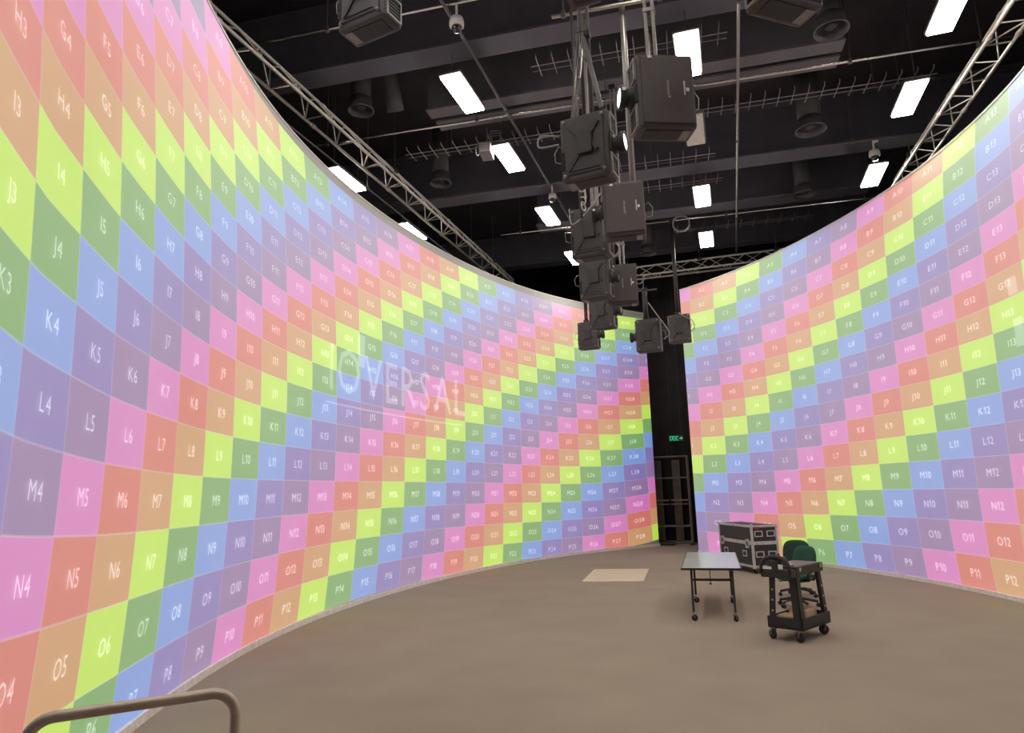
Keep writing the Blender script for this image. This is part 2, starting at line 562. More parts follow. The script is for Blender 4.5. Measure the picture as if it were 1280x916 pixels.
def build_screen(d, label, cols):
    scr = Screen(d)
    root = thing('projection_screen', label, 'screen', (*[float(v) for v in scr.plan(np.array(scr.h))], 0))
    off = Vector(root.location)
    # cloth face with the grid coordinates as UV
    n, m = int((scr.S[-1] - scr.S[0]) / .16), 48
    s = np.linspace(scr.S[0], scr.S[-1], n + 1)
    z = np.linspace(0.0, SCREEN_H, m + 1)
    SS, ZZ = np.meshgrid(s, z, indexing='ij')
    pts = scr.point(SS.ravel(), ZZ.ravel(), 0.0) - np.array(off)
    C, R = scr.grid(SS.ravel(), ZZ.ravel())
    fs = [(i * (m + 1) + j, (i + 1) * (m + 1) + j, (i + 1) * (m + 1) + j + 1, i * (m + 1) + j + 1)
          for i in range(n) for j in range(m)]
    me = bpy.data.meshes.new('screen_cloth')
    me.from_pydata([tuple(p) for p in pts], [], fs)
    uv = me.uv_layers.new(name='grid')
    for lp in me.loops:
        uv.data[lp.index].uv = (C[lp.vertex_index], R[lp.vertex_index])
    me.materials.append(M_['picture'])
    for p in me.polygons:
        p.use_smooth = True
    o = bpy.data.objects.new('screen_cloth', me)
    COL.objects.link(o)
    o.parent = root
    for nm, mt, a, b, z0, z1 in (('backing', 'screen_back', -.09, -.02, 0.0, SCREEN_H - .01),
                                 ('top_rail', 'rim', -.09, .012, SCREEN_H, SCREEN_H + .035)):
        q = strip(scr, nm, mt, None, a, b, z0, z1)
        for w in q.data.vertices:
            w.co -= off
        q.parent = root
    # the numbers projected in the cells
    items = []
    for c in range(cols[0], cols[1] + 1):
        for r in range(16):
            word = 'ABCDEFGHIJKLMNOP'[r] + str(c)
            vs, fcs, w = text_flat(word, .22)
            A = np.array([(c - .5 + (x - w / 2) * .25 * .49 / .80, r + .5 - (y - .5) * .25) for x, y in vs])
            s, z = scr.locate(A[:, 0], A[:, 1])
            ok = (s > scr.S[0] + .02) & (s < scr.S[-1] - .02) & (z > .02) & (z < SCREEN_H - .02)
            keep = [f for f in fcs if all(ok[i] for i in f)]
            if not keep:
                continue
            pts = scr.point(s, z, 0.014) - np.array(off)
            used = sorted({i for f in keep for i in f})
            idx = {i: k for k, i in enumerate(used)}
            P = [tuple(pts[i]) for i in used]
            g = pts[used].mean(0) + np.array(off)
            if g[1] < 2.6:
                continue
            items.append((float(np.hypot(*g[:2])), P, [tuple(idx[i] for i in f) for f in keep]))
    items.sort(key=lambda q: q[0])
    rest = MB()
    for k, (_, P, F) in enumerate(items):
        if k < 300:
            MB().add(P, F).build('projected_number', 'label_light', root)
        else:
            rest.add(P, F)
    if rest.v:
        rest.build('projected_numbers', 'label_light', root)['kind'] = 'stuff'
    return scr, root


left, left_root = build_screen(LEFT, 'long curved white screen on the left, covered by a projected grid of coloured numbered squares', (2, 29))
right, right_root = build_screen(RIGHT, 'curved white screen on the right behind the cart, with a projected grid of coloured squares', (1, 16))

# faint second title projected over the left screen
off = np.array(left_root.location)
mb = MB()
x = 0
word = 'IOVERSAL'
_, _, w = text_flat(word, .20)
for ch in word:
    v, fcs, adv = glyph(ch)
    S = np.array([9.68 + (x + p[0]) / w * 5.60 for p in v])
    Z = np.array([3.82 + p[1] * (.90 + .05 * (x + p[0]) / w) for p in v])
    MB().add([tuple(p) for p in left.point(S, Z, 0.020) - off], fcs).build('projected_letter', 'title_light', left_root)
    x += adv + .20
q = np.linspace(9.55, 15.17, 24)
top, bot = left.point(q, np.full(24, 3.605), .02) - off, left.point(q, np.full(24, 3.57), .02) - off
mb.add([tuple(p) for p in top] + [tuple(p) for p in bot], [(i, i + 1, 25 + i, 24 + i) for i in range(23)])
mb.build('projected_underline', 'title_light', left_root)
mb = MB()
# upright stroke inside the O
q = np.array([10.72, 10.98])
a, b = left.point(q, np.full(2, 5.05), .021) - off, left.point(q, np.full(2, 4.40), .021) - off
mb.add([tuple(a[0]), tuple(a[1]), tuple(b[1]), tuple(b[0])], [(0, 1, 2, 3)])
mb.build('projected_letter', 'title_light', left_root)
offr = np.array(right_root.location)
q = np.array([10.80, 11.05])
for z0, z1 in ((5.05, 4.78), (4.40, 3.95)):
    mb = MB()
    a, b = right.point(q, np.full(2, z0), .02) - offr, right.point(q, np.full(2, z1), .02) - offr
    mb.add([tuple(a[0]), tuple(a[1]), tuple(b[1]), tuple(b[0])], [(0, 1, 2, 3)])
    mb.build('projected_letter', 'title_light', right_root)

struct(strip(left, 'baseboard_left', 'kick', None, .018, .055, 0.0, .085))
struct(strip(right, 'baseboard_right', 'kick', None, .018, .055, 0.0, .075))

# ------------------------------------------------------------------ ceiling lamps
LZ = 9.0


def make_lamp(lit):
    r = thing('ceiling_light', '', 'light', (0, 0, LZ))
    MB().box((0, 0, .055), (.42, 1.26, .05), .012).build('housing', 'lamp_housing', r)
    MB().box((0, 0, .012), (.36, 1.2, .04), .006).build('diffuser', 'lamp_on' if lit else 'lamp_off', r)
    rod = MB().bar((0, -.5, .08), (0, -.5, 1.8), .008, 6).build('hanger', 'dark_pipe', r)
    share('hanger', rod, r, Matrix.Translation((0, 1.0, 0)))
    return r


lamp0 = make_lamp(True)
lamps = []
# (across, along, label)
LAMPS = [
    (-4.09, 10.44, 'lit rectangular ceiling panel, nearest of the left row, beside the camera pipe'),
    (-4.08, 13.05, 'lit rectangular ceiling panel behind the small grey box fitting'),
    (-4.10, 16.45, 'lit rectangular ceiling panel just below the second dome camera'),
    (-4.18, 19.96, 'lit ceiling panel, smallest of the left row, half hidden by a hanging projector'),
    (-0.16, 10.70, 'lit ceiling panel partly hidden behind the big hanging projector'),
    (-0.19, 16.66, 'lit ceiling panel of the middle row between beam and cut-ended beam'),
    (-0.21, 19.87, 'lit ceiling panel above the far truss, last of the middle row'),
    (3.71, 10.90, 'lit ceiling panel at the top right, cut by the picture edge'),
    (3.72, 13.53, 'lit ceiling panel over the right screen, second of the right row'),
    (3.71, 16.93, 'lit ceiling panel under the right dome camera'),
    (-7.86, 12.69, 'lit ceiling panel between left screen top and left truss, nearer one'),
    (-7.90, 16.10, 'lit ceiling panel between left screen top and left truss, farther one'),
]
for k, (x, y, lab) in enumerate(LAMPS):
    o = lamp0 if k == 0 else copy_tree(lamp0)
    o.location = (x, y, LZ)
    tag(o, lab, 'light', 'lit ceiling panels')
off_lamp = make_lamp(False)
off_lamp.location = (-.19, 13.26, LZ)
tag(off_lamp, 'switched-off white ceiling panel beside the big hanging projector', 'light')
# the same three rows go on overhead and behind the camera
for x in (-4.1, -.2, 3.7):
    for y in (7.2, 3.9, .6):
        o = copy_tree(lamp0)
        o.location = (x, y, LZ)
        tag(o, 'lit ceiling panel overhead, out of the picture', 'light', 'lit ceiling panels out of the picture')

# ------------------------------------------------------------------ beams across the ceiling
SL = .065


def cross_beam(x0, x1, y, w, z0, z1, m, label):
    r = thing('ceiling_beam', label, 'beam', ((x0 + x1) / 2, y + SL * (x0 + x1) / 2, z0), math.atan(SL))
    L = (x1 - x0) / math.cos(math.atan(SL))
    h = z1 - z0
    MB().box((0, 0, .02), (L, w, .04)).build('lower_flange', m, r)
    MB().box((0, 0, h / 2), (L, .06, h - .08)).build('web', m, r)
    MB().box((0, 0, h - .02), (L, w, .04)).build('upper_flange', m, r)
    return r


cross_beam(-10.4, 9.4, 10.22, .50, 9.5, 10.8, 'beam_grey', 'wide dark grey ceiling beam, nearest one across the top of the picture')
cross_beam(-5.3, 2.45, 11.95, .34, 9.5, 10.8, 'beam_brown', 'brownish ceiling beam just before the long pipe, nearer of a pair')
cross_beam(-5.3, 2.42, 12.44, .36, 9.5, 10.8, 'beam_brown', 'brownish ceiling beam just beyond the long pipe, farther of a pair')
cross_beam(-10.4, 9.4, 16.08, .62, 9.5, 10.8, 'beam_grey', 'dark grey ceiling beam behind the dome cameras')
cross_beam(-4.9, 4.0, 18.72, .62, 9.5, 10.8, 'beam_grey', 'dark grey ceiling beam with cut ends beyond the far lamps')
cross_beam(-10.4, 9.4, 22.6, .5, 9.7, 10.8, 'beam_grey', 'dark grey ceiling beam above the far truss')


# ------------------------------------------------------------------ pipes under the ceiling
def pipe(a, b, r, m, label, hang=()):
    o = thing('ceiling_pipe', label, 'pipe', a)
    d = Vector(b) - Vector(a)
    MB().bar((0, 0, 0), d, r, 10).build('tube', m, o)
    rod = None
    for t in hang:
        p = d * t
        MB().bar(p, (p.x, p.y, 10.8 - a[2]), .012, 6).build('hanger', 'dark_pipe', o)
        MB().box(p, (.07, .07, .09), .012).build('clamp', 'dark_pipe', o)
    return o


pipe((-7.4, 8.50, 9.46), (9.3, 9.6, 9.46), .026, 'chrome', 'long shiny pipe across the ceiling above the nearest left projector', (.1, .4, .7))
pipe((-8.6, 11.70, 9.42), (5.4, 12.72, 9.42), .026, 'chrome', 'long shiny pipe across the ceiling between the two brownish beams', (.06, .3, .55, .8))
pipe((-4.2, 18.85, 9.44), (6.0, 19.6, 9.44), .024, 'chrome', 'shiny pipe across the ceiling between the last two lamps of the middle row', (.1, .45, .8))
pipe((-6.0, 18.2, 9.4), (-3.0, 18.4, 9.4), .022, 'chrome', 'short shiny pipe at the far left beside the left truss', (.2, .8))
pipe((-7.3, 15.15, 9.4), (-3.2, 15.4, 9.4), .022, 'dark_pipe', 'dark pipe across the ceiling beside the second dome camera', (.2, .8))
pipe((2.6, 15.75, 9.4), (5.2, 15.95, 9.4), .022, 'dark_pipe', 'short pipe carrying the right dome camera', (.2, .8))
pipe((-3.62, 5.0, 9.36), (-3.80, 18.6, 9.36), .03, 'dark_pipe', 'long dark pipe running away along the ceiling with two dome cameras on it', (.15, .5, .85))
pipe((.663, 7.0, 9.36), (.663, 22.4, 9.36), .028, 'grey_pipe', 'long thin pipe running away along the ceiling left of the top right projector', (.2, .5, .8))
pipe((-7.2, 4.5, 8.62), (-7.2, 20.5, 8.62), .02, 'dark_pipe', 'thin dark pipe running along under the left truss', (.1, .5, .9))
pipe((-1.95, 8.50, 8.62), (-.28, 8.64, 8.62), .035, 'chrome', 'short shiny cross bar at the top edge above the chrome pole', (.1, .9))


# ------------------------------------------------------------------ wire cable trays
def cable_tray(x0, x1, y, z, label, step=.27):
    r = thing('cable_tray', label, 'cable tray', (x0, y + SL * x0, z), math.atan(SL))
    L = (x1 - x0)
    MB().bar((0, 0, 0), (L, 0, 0), .011, 6).build('rail', 'tray_wire', r)
    MB().bar((0, .16, .0), (L, .16, .0), .007, 6).build('rail', 'tray_wire', r)
    first = None
    n = int(L / step)
    for k in range(n):
        x = (k + .5) * L / n
        if first is None:
            mb = MB()
            mb.tube([(0, -.26, .05), (0, -.25, .005), (0, -.22, -.012), (0, .30, -.012), (0, .33, .005), (0, .34, .05)], .009, 5)
            first = mb.build('rung', 'tray_wire', r)
            first.location = (x, 0, 0)
        else:
            share('rung', first, r, Matrix.Translation((x, 0, 0)))
    for t in (.1, .5, .9):
        MB().bar((L * t, .08, 0), (L * t, .08, 10.8 - z), .008, 6).build('hanger', 'dark_pipe', r)
    return r


cable_tray(-2.9, .5, 10.98, 9.5, 'wire cable tray behind the big hanging projector, below the nearest beam')
cable_tray(-6.5, 4.3, 13.38, 9.5, 'longest wire cable tray, running across the ceiling under the brownish beams')
cable_tray(-2.7, .2, 15.40, 9.5, 'wire cable tray before the beam of the dome cameras')
cable_tray(-2.2, .35, 16.80, 9.5, 'wire cable tray behind the beam, ending at a lit panel')
cable_tray(-1.2, 2.8, 20.15, 9.5, 'faint wire cable tray above the far truss', .34)


# ------------------------------------------------------------------ trusses
def truss(a, b, label, seg=.52, side=.42, sections=2.5):
    a, b = Vector(a), Vector(b)
    L = (b - a).length
    r = thing('lighting_truss', label, 'truss', a, math.atan2(b.y - a.y, b.x - a.x))
    h = side * .87
    cs = [(-side / 2, 0.0), (side / 2, 0.0), (0.0, h)]
    for (y, z) in cs:
        MB().bar((0, y, z), (L, y, z), .031, 10).build('chord', 'aluminium', r)
    unit = None
    n = int(L / seg)
    d = L / n

    def brace(p, q):
        nonlocal unit
        mt = along(p, q)
        if unit is None:
            unit = MB().bar((0, 0, 0), (0, 0, 1), .013, 6).build('brace', 'aluminium', r)
            unit.matrix_local = mt
        else:
            share('brace', unit, r, mt)
    for i in range(n):
        x0, x1 = i * d, (i + 1) * d
        for f, (A, B) in enumerate(((cs[0], cs[2]), (cs[1], cs[2]), (cs[0], cs[1]))):
            if (i + f) % 2:
                A, B = B, A
            if f == 2 and i % 2:
                brace((x0, cs[0][0], 0), (x0, cs[1][0], 0))
            else:
                brace((x0, A[0], A[1]), (x1, B[0], B[1]))
    k = 1
    cp = None
    while k * sections < L:
        for (y, z) in cs:
            mt = Matrix.Translation((k * sections, y, z))
            if cp is None:
                cp = MB().bar((-.05, 0, 0), (.05, 0, 0), .044, 10).build('coupler', 'aluminium', r)
                cp.matrix_local = mt
            else:
                share('coupler', cp, r, mt)
        k += 1
    for t in (.12, .5, .88):
        MB().bar((L * t, 0, h), (L * t, 0, 10.8 - a.z), .012, 6).build('hanger', 'dark_pipe', r)
        MB().box((L * t, 0, h + .02), (.16, .12, .09), .015).build('clamp', 'black_metal', r)
    return r


truss((-6.85, 4.2, 8.86), (-6.83, 22.0, 8.86), 'long silver lighting truss above the left screen', sections=3.0)
truss((4.86, 7.0, 8.86), (4.36, 17.9, 8.86), 'silver lighting truss above the right screen', sections=2.35)
truss((-3.6, 22.28, 8.86), (2.6, 22.24, 8.86), 'short silver lighting truss at the far end above the dark gap', sections=3.0)


# ------------------------------------------------------------------ air ducts
def duct(x, y, z, r, label, elbow=None, h=1.2):
    o = thing('air_duct', label, 'duct', (x, y, z))
    if elbow is None:
        MB().lathe([(r * .80, .25), (r * .80, h)], 20).build('pipe_drop', 'duct', o, True)
    else:
        e = elbow
        MB().tube([(0, 0, .2), (0, 0, .4), (e[0] * .3, e[1] * .3, .62), (e[0] * .7, e[1] * .7, .78), (e[0], e[1], .82)], r * .62, 16).build('elbow', 'duct', o, True)
    MB().lathe([(r * .80, .26), (r * .83, .10), (r, .0), (r * 1.06, .0), (r * 1.06, .025), (r * .9, .12), (r * .86, .26)], 24).build('outlet_ring', 'duct_ring', o, True)
    MB().lathe([(.001, .05), (r * .35, .07), (r * .38, .09), (.001, .10)], 16).build('outlet_cone', 'duct', o, True)
    return o


duct(-6.35, 10.75, 9.32, .24, 'round dark air outlet beside a slanting duct, above the left truss')
MBo = thing('air_duct', 'slanting dark round duct left of the nearest lit panel of the left row', 'duct', (-5.8, 11.0, 9.4))
MB().tube([(0, -.28, .80), (0, -.2, .62), (.02, .0, .2), (.02, .1, .0)], .17, 14).build('pipe_drop', 'duct', MBo, True)
MB().tube([(0, -.29, 1.38), (0, -.29, 1.0), (0, -.28, .78)], .14, 12).build('elbow', 'duct', MBo, True)
duct(-6.2, 14.25, 9.32, .25, 'round dark air outlet below the longest cable tray on the left', h=1.48)
duct(2.15, 14.75, 9.32, .30, 'round dark air outlet on the right, under the longest cable tray', h=1.48)
duct(2.1, 11.15, 9.2, .26, 'dark bent air duct under the top right projector', elbow=(-.45, .1))
duct(2.35, 18.3, 9.32, .28, 'faint dark air outlet on the right above the right screen', h=1.48)
duct(-2.03, 21.3, 9.3, .26, 'small dark air outlet left of the hanging cable coil', h=1.48)


# ------------------------------------------------------------------ projectors
def make_projector():
    """lens looks along +x, flat cover is +y, mounting side is -y; origin at the body centre"""
    r = thing('projector', '', 'projector', (0, 0, 6))
    L, T, H = .66, .34, .90
    b = MB()
    # body: plan outline with cut front corners, bevelled top and bottom
    bm = bmesh.new()
    bmesh.ops.create_cube(bm, size=1)
    for w in bm.verts:
        w.co = Vector((w.co.x * L, w.co.y * T, w.co.z * H))
    ed = [e for e in bm.edges]
    bmesh.ops.bevel(bm, geom=ed, offset=.035, segments=2, profile=.6, affect='EDGES')
    b.bm(bm)
    b.build('body', 'projector_shell', r)
    MB().box((-.01, T / 2 + .008, 0), (L - .07, .024, H - .09), .010).build('cover', 'projector_cover', r)
    # lens end: sunk centre bay, two framed air intakes
    MB().box((L / 2 + .012, -.01, 0), (.03, T - .07, .24), .008).build('lens_bay', 'projector_dark', r)
    for s in (-1, 1):
        fr = MB()
        zc = s * .285
        x0 = L / 2 + .012
        for dz in (-.125, .125):
            fr.box((x0, 0, zc + dz), (.03, T - .08, .024))
        for dy in (-1, 1):
            fr.box((x0, dy * (T / 2 - .05), zc), (.03, .024, .25))
        o = fr.build('intake_frame', 'projector_trim', r)
        g = MB()
        for k in range(6):
            g.box((x0 - .004, 0, zc - .10 + k * .04), (.014, T - .12, .022))
        g.build('intake_grille', 'projector_dark', o)
    M = Matrix.Rotation(PI / 2, 4, 'Y')
    ln = MB().lathe([(.125, 0), (.125, .05), (.105, .06), (.105, .10), (.138, .13), (.138, .185), (.122, .185), (.112, .170)], 20,
                    Matrix.Translation((L / 2, -.01, 0)) @ M).build('lens', 'projector_dark', r, True)
    MB().lathe([(.001, .186), (.06, .181), (.116, .168)], 20, Matrix.Translation((L / 2, -.01, 0)) @ M).build('lens_glass', 'lens_glass', ln, True)
    MB().box((L / 2 + .15, .135, .03), (.04, .006, .035)).build('lens_tag', 'white_tag', ln)
    # underside with sunk vent
    MB().box((.02, 0, -H / 2 - .003), (L - .2, T - .13, .012)).build('bottom_vent', 'projector_dark', r)
    MB().box((-L / 2 + .10, 0, -H / 2 - .004), (.10, T - .13, .012)).build('bottom_plate', 'projector_trim', r)
    # mounting side: sunk panel, cross bracket
    mb = MB()
    mb.box((0, -T / 2 - .006, 0), (L - .12, .02, H - .16), .008)
    mb.build('mount_panel', 'projector_shell', r)
    mb = MB()
    for a, c in (((-.20, .30), (.12, -.05)), ((.20, .30), (-.05, -.05)), ((-.22, -.32), (.05, .05)), ((.18, -.10), (.05, .12))):
        mb.beam((a[0], -T / 2 - .03, a[1]), (c[0], -T / 2 - .03, c[1]), .03, .05)
    mb.box((.02, -T / 2 - .045, .02), (.20, .05, .30), .012)
    mb.prism([(-.22, -.33), (.20, -.33), (.02, -.06)], .018, Matrix.Translation((0, -T / 2 - .02, 0)))
    mb.build('mount_bracket', 'bracket', r)
    rd = None
    for x, z in ((-.27, .38), (-.27, -.38), (.26, -.38), (.26, .38)):
        if rd is None:
            rd = MB().lathe([(.001, .025), (.02, .02), (.024, 0)], 10, Matrix.Rotation(PI / 2, 4, 'X')).build('foot', 'projector_trim', r, True)
            rd.location = (x, -T / 2 - .014, z)
        else:
            share('foot', rd, r, Matrix.Translation((x, -T / 2 - .014, z)))
    # side louvres at the rear end
    lv = MB()
    for k in range(9):
        lv.box((-L / 2 + .03, -T / 2 + .06 - .07, -.28 + k * .03), (.05, .012, .014))
    lv.build('rear_louvre', 'projector_dark', r)
    mb = MB()
    mb.box((-.20, T / 2 + .024, .02), (.018, .006, .17))
    mb.build('cover_strip', 'logo', r)
    mb = MB()
    mb.box((-.235, T / 2 + .024, .0), (.035, .008, .045), .004)
    mb.box((.18, T / 2 + .024, .40), (.05, .006, .03))
    mb.build('cover_tag', 'white_tag', r)
    vs, fs, w = text_flat('Panasonic', .18)
    h = .036
    q = MB()
    q.add([(.0 - p[1] * h, T / 2 + .0235, -.10 + p[0] * h) for p in vs], fs)
    q.build('logo', 'logo', r)
    # mains and signal lead in a loop
    q = MB()
    q.tube([(-L / 2, -.05, .10), (-L / 2 - .07, -.05, .14), (-L / 2 - .13, -.06, .05), (-L / 2 - .12, -.06, -.08), (-L / 2 - .05, -.05, -.11), (-L / 2, -.05, -.06)], .007, 6)
    q.build('cable', 'cable_grey', r, True)
    return r


P0 = make_projector()
# centre, lens direction (degrees in plan), rolled over, lit lens, label
PROJ = [
    ((-2.87, 5, 6.55), -10, False, False, 'dark projector at the top edge seen from below, nearest the left screen'),
    ((-0.87, 4.78, 6.3), 84, False, False, 'projector at the very top edge, only its underside in view above two struts'),
    ((-1.19, 6.66, 5.5), -8, False, True, 'dark projector on twin struts, bracket side in view, lit lens to the right'),
    ((-0.35, 5.92, 5.5), 203, False, True, 'largest hanging projector, plain maroon-grey cover in view, lit lens to the left'),
    ((-1.084, 8.43, 5.5), 187, False, False, 'projector with plain dark cover, directly under the lit lens and the chrome pole'),
    ((-1.643, 9.06, 5.5), -5, False, False, 'projector left of and behind the second plain cover, bracket side in view'),
    ((-1.988, 11.2, 5.5), -5, False, False, 'projector with cable coil at its top, bracket side in view, below the third bracket one'),
    ((-1.616, 11.74, 5.5), 187, False, False, 'third projector showing its plain dark cover, right of the cable coil'),
    ((-2.36, 13.9, 5.6), -8, False, False, 'low projector before the screen, black lens sticking out to the right'),
    ((-3.687, 19.1, 6.3), -4, False, False, 'small far projector at the lower left of the cluster, half hidden by a nearer one'),
    ((-1.67, 16.3, 5.53), 176, True, False, 'low projector before the gap, black lens sticking out to the left'),
    ((-1.101, 19.1, 6.25), 180, True, False, 'small far projector on a long black pole, rightmost before the dark gap'),
    ((0.67, 5.2, 5.97), 218, False, False, 'projector cut by the top edge, right of the long thin pipe'),
]
for k, (p, a, flip, lit, lab) in enumerate(PROJ):
    o = P0 if k == 0 else copy_tree(P0)
    o.location = p
    o.rotation_euler = (PI if flip else 0, 0, math.radians(a))
    o.scale = (.88,) * 3 if k in (9, 10, 11) else (.80,) * 3
    tag(o, lab, 'projector', 'hanging projectors')
    if lit:
        for c in o.children:
            if c.name.startswith('lens') and not c.name.startswith('lens_bay') and not c.name.startswith('lens_tag'):
                for g in [q for q in c.children if q.name.startswith('lens_glass')]:
                    g.data = g.data.copy()
                    g.data.materials[0] = M_['lens_glass_lit']


# poles and struts that carry them
def pole(p, top, label, kind='round', r=.035, arm=None, lean=(0, 0)):
    o = thing('suspension_pole', label, 'pole', (p[0], p[1], p[2]))
    h = top - p[2]
    l = Vector((lean[0], lean[1], h))
    if kind == 'round':
        MB().bar((0, 0, 0), l, r, 12).build('tube', 'dark_pipe', o, True)
    elif kind == 'black':
        MB().bar((0, 0, 0), l, r, 12).build('tube', 'black_metal', o, True)
    elif kind == 'chrome':
        MB().bar((0, 0, 0), l, r, 12).build('tube', 'grey_pipe', o, True)
    elif kind == 'box':
        for s in (-1, 1):
            MB().beam((s * .035, 0, 0), (s * .035 + lean[0], lean[1], h), .03, .08).build('channel', 'projector_trim', o)
        for t in (.12, .28, .5):
            MB().box((0, 0, h * t), (.12, .09, .05), .008).build('tie_plate', 'strut', o)
        MB().box((.0, -.05, h * .2), (.055, .012, .06)).build('tag', 'white_tag', o)
    elif kind == 'twin':
        for s in (-1, 1):
            MB().bar((s * .045, .02, 0), (s * .045 + lean[0], lean[1] + .02, h), .022, 10).build('tube', 'dark_pipe', o, True)
        # slotted aluminium arm leaning against the tubes
        mb = MB()
        for d in (-.028, 0, .028):
            mb.beam((-.16 + d, -.06, -.18), (-.03 + d, -.06, 1.05), .02, .05)
        mb.build('slotted_arm', 'strut', o)
        mb = MB()
        mb.beam((.16, -.05, .12), (.0, -.05, 1.0), .05, .04)
        mb.build('brace_arm', 'strut', o)
        bo = None
        for z in (.25, .5, .75):
            mt = Matrix.Translation((-.10 + z * .1, -.095, z))
            if bo is None:
                bo = MB().lathe([(.014, 0), (.014, .012)], 8, Matrix.Rotation(PI / 2, 4, 'X')).build('bolt', 'bolt', o)
                bo.matrix_local = mt
            else:
                share('bolt', bo, o, mt)
        for z in (1.06, 1.5):
            MB().box((.0, .0, z), (.15, .10, .07), .012).build('clamp', 'black_metal', o)
    if arm:
        MB().bar((arm[0], 0, 0.02 + arm[2]), (arm[1], 0, .02 + arm[2]), .02, 8).build('cross_arm', 'dark_pipe', o)
    MB().box((lean[0], lean[1], h - .03), (.12, .12, .09), .015).build('top_clamp', 'black_metal', o)
    MB().box((0, 0, .03), (.15, .10, .06), .012).build('foot_clamp', 'black_metal', o)
    return o


TOP = 10.8
pole((-2.98, 5.10, 6.93), TOP, 'dark pole rising from the projector at the top left edge')
pole((-.87, 4.80, 6.68), TOP, 'dark pole rising from the projector at the very top edge')
pole((-1.21, 6.84, 5.93), TOP, 'twin tubes and slotted arm above the bracket-side projector with lit lens', 'twin')
pole((-.42, 6.0, 5.885), TOP, 'double-channel pole with white tags above the largest projector', 'box')
pole((-.98, 8.74, 5.88), TOP, 'thick chrome pole passing between the two projectors with lit lenses', 'chrome', .042)
pole((-1.60, 9.24, 5.88), TOP, 'dark pole above the second bracket-side projector', 'box')
pole((-2.02, 11.40, 5.88), TOP, 'dark pole hidden behind the stacked projectors above the cable coil')
pole((-1.62, 11.90, 5.88), 9.49, 'dark pole with clamps above the third plain-covered projector', 'box')
pole((-2.40, 14.06, 5.98), TOP, 'dark pole above the low projector with black lens to the right')
pole((-3.74, 19.1, 6.72), TOP, 'thin black pole above the small far projector at the lower left', 'black', r=.05)
pole((-1.72, 16.3, 5.95), 6.72, 'black pole with cross arm above the low projector before the gap', 'black', r=.06, arm=(-.75, .30, .70))
pole((-2.42, 16.3, 6.70), TOP, 'black pole carrying the cross arm, behind the stacked projectors', 'black')
pole((-1.13, 19.1, 6.68), 9.43, 'long thin black pole before the dark gap', 'black', r=.055)
pole((.85, 5.30, 6.35), TOP, 'dark pole above the projector cut by the top edge on the right')


# ------------------------------------------------------------------ cables and coils on the rig
def cable(pts, r, m, label, name='hanging_cable'):
    pts = [Vector(p) for p in pts]
    o0 = pts[0].copy()
    # smooth through the points
    out = []
    for i in range(len(pts) - 1):
        p0, p1, p2, p3 = pts[max(i - 1, 0)], pts[i], pts[i + 1], pts[min(i + 2, len(pts) - 1)]
        for k in range(6):
            t = k / 6
            out.append(.5 * ((2 * p1) + (p2 - p0) * t + (2 * p0 - 5 * p1 + 4 * p2 - p3) * t * t + (3 * p1 - p0 - 3 * p2 + p3) * t ** 3))
    out.append(pts[-1])
    o = MB().tube([p - o0 for p in out], r, 6).build(name, m, None, True)
    o.location = o0
    return tag(o, label, 'cable')


def coil(c, R, r, m, label, normal='y', n=3):
    pts = []
    for k in range(n * 20 + 1):
        a = 2 * PI * k / 20
        rr = R * (1 + .05 * math.sin(k * .37))
        w = .02 * (k / 20) + .012 * math.sin(k * .9)
        pts.append((rr * math.cos(a), w, rr * math.sin(a)))
    o = MB().tube(pts, r, 6).build('cable_coil', m, None, True)
    o.location = c
    return tag(o, label, 'cable')


coil((-.86, 19.0, 9.30), .23, .018, 'cable_grey', 'round coil of grey cable hanging beside the top of the long black pole')
coil((-1.66, 10.95, 5.92), .13, .012, 'cable_grey', 'coil of cable hanging on the projector in the middle of the cluster')
cable([(-.85, 4.9, 7.35), (-.6, 5.3, 7.1), (-.42, 5.8, 7.15), (-.36, 5.95, 7.3)], .010, 'cable_grey', 'thin cable looping from the chrome pole to the largest projector pole')
cable([(-1.46, 6.45, 5.52), (-1.66, 6.40, 5.50), (-1.64, 6.4, 5.62), (-1.47, 6.5, 5.64)], .010, 'cable_grey', 'thin cable loop left of the bracket-side projector with lit lens')
cable([(-1.93, 9.0, 5.9), (-1.86, 8.85, 5.6), (-1.62, 8.8, 5.75), (-1.45, 8.85, 6.0)], .010, 'cable_grey', 'thin cable curving over the second bracket-side projector')
cable([(-1.42, 11.66, 5.52), (-1.28, 11.6, 5.46), (-1.22, 11.6, 5.58), (-1.40, 11.7, 5.64)], .010, 'cable_grey', 'thin cable loop right of the third plain-covered projector')
cable([(-1.62, 16.08, 6.3), (-1.45, 16.02, 6.0), (-1.28, 16.0, 5.72), (-1.18, 16.05, 5.5), (-1.30, 16.10, 5.38)], .012, 'cable_grey', 'thin cable hanging to the right of the low projector before the gap')
cable([(-1.1, 18.94, 6.68), (-.92, 18.85, 6.52), (-.74, 18.85, 6.40), (-.70, 18.9, 6.22), (-.80, 19.0, 6.15)], .012, 'cable_grey', 'thin cable over the small far projector on the long black pole')
